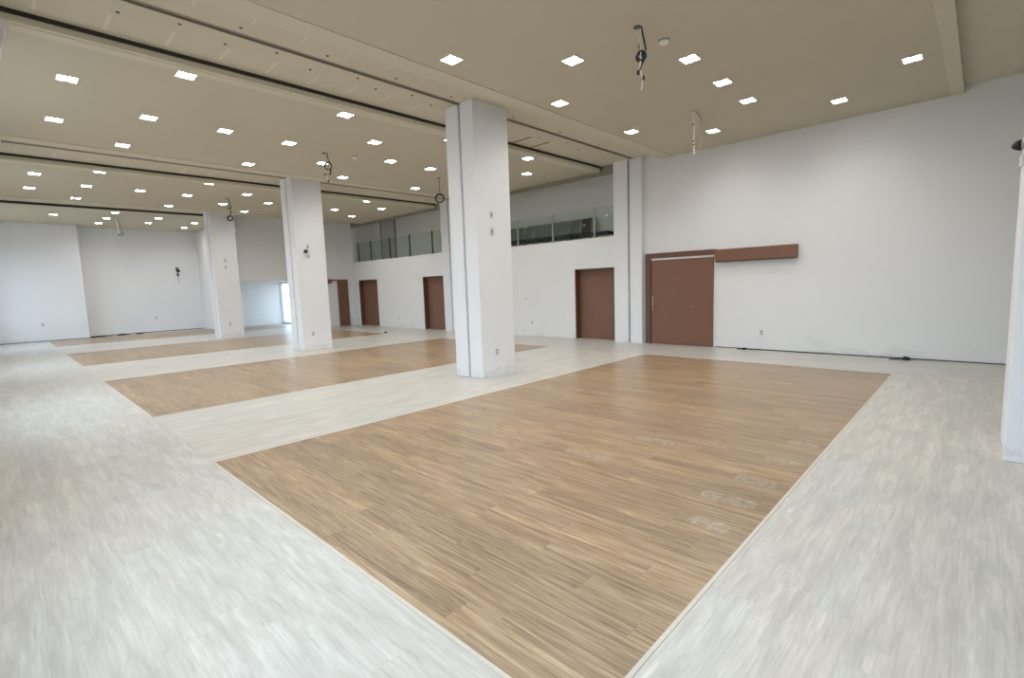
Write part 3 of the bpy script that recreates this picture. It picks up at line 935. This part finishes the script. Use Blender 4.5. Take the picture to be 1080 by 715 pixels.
# shadow gaps at the wall feet: their shade drawn as narrow dark strips
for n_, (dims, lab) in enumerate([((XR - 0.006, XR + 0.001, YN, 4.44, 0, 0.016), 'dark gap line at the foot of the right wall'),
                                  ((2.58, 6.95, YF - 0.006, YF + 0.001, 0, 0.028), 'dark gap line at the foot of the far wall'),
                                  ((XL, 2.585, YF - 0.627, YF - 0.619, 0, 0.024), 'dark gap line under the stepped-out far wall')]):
    struct(box_obj(('shadow_gap_right', 'shadow_gap_far', 'shadow_gap_step')[n_], dims, M_SLOT), lab, 'base strip')

# ------------------------------------------------------------------ light
w = bpy.data.worlds.new('World')
S.world = w
w.use_nodes = True
bg = w.node_tree.nodes['Background']
wt = w.node_tree                                   # pale sky above a grey ground
tc = wt.nodes.new('ShaderNodeTexCoord')
sp = wt.nodes.new('ShaderNodeSeparateXYZ')
rp = wt.nodes.new('ShaderNodeValToRGB')
mr = wt.nodes.new('ShaderNodeMapRange')
mr.inputs[1].default_value, mr.inputs[2].default_value = -0.1, 0.15
wt.links.new(tc.outputs['Generated'], sp.inputs[0])
wt.links.new(sp.outputs[2], mr.inputs[0])
wt.links.new(mr.outputs[0], rp.inputs[0])
rp.color_ramp.elements[0].color = (0.27, 0.28, 0.28, 1)
rp.color_ramp.elements[1].color = (0.66, 0.83, 1.0, 1)
wt.links.new(rp.outputs[0], bg.inputs[0])
bg.inputs[1].default_value = 5.0
def portal(name, loc, rot, sx, sy):
    L = bpy.data.lights.new(name, 'AREA')
    L.shape = 'RECTANGLE'
    L.size, L.size_y = sx, sy
    L.cycles.is_portal = True
    o = bpy.data.objects.new(name, L)
    C.objects.link(o)
    o.location = loc
    o.rotation_euler = rot
    return o
for i, (a, b) in enumerate(WINS):
    portal('daylight_portal', (XL - 0.28, (a + b) / 2, (WZ[0] + WZ[1]) / 2), (0, -math.pi / 2, 0), WZ[1] - WZ[0], b - a)
portal('daylight_portal', (10.38, 24.39, 1.07), (0, math.pi / 2, 0), 2.0, 3.9)

# ------------------------------------------------------------------ camera
R_ = Vector((0.6890771132, -0.7238980167, -0.0338288848))
U_ = Vector((0.1022928004, 0.0509469020, 0.9934488392))
F_ = Vector((0.7174321675, 0.6880233096, -0.1091558995))
cam = bpy.data.cameras.new('camera')
cam.sensor_width = 36
cam.lens = 517.602 / 1080 * 36
cam.clip_start = 0.02
co = bpy.data.objects.new('camera', cam)
C.objects.link(co)
m = Matrix((R_, U_, -F_)).transposed().to_4x4()
m.translation = (0, 0, 1.6)
co.matrix_world = m
S.camera = co

S.view_settings.view_transform = 'Standard'
S.view_settings.look = 'None'
S.view_settings.exposure = 0.02
S.view_settings.gamma = 1.0
S.view_settings.use_curve_mapping = False
S.cycles.max_bounces = 10
S.cycles.diffuse_bounces = 6
S.cycles.use_denoising = True
S.cycles.sample_clamp_indirect = 6
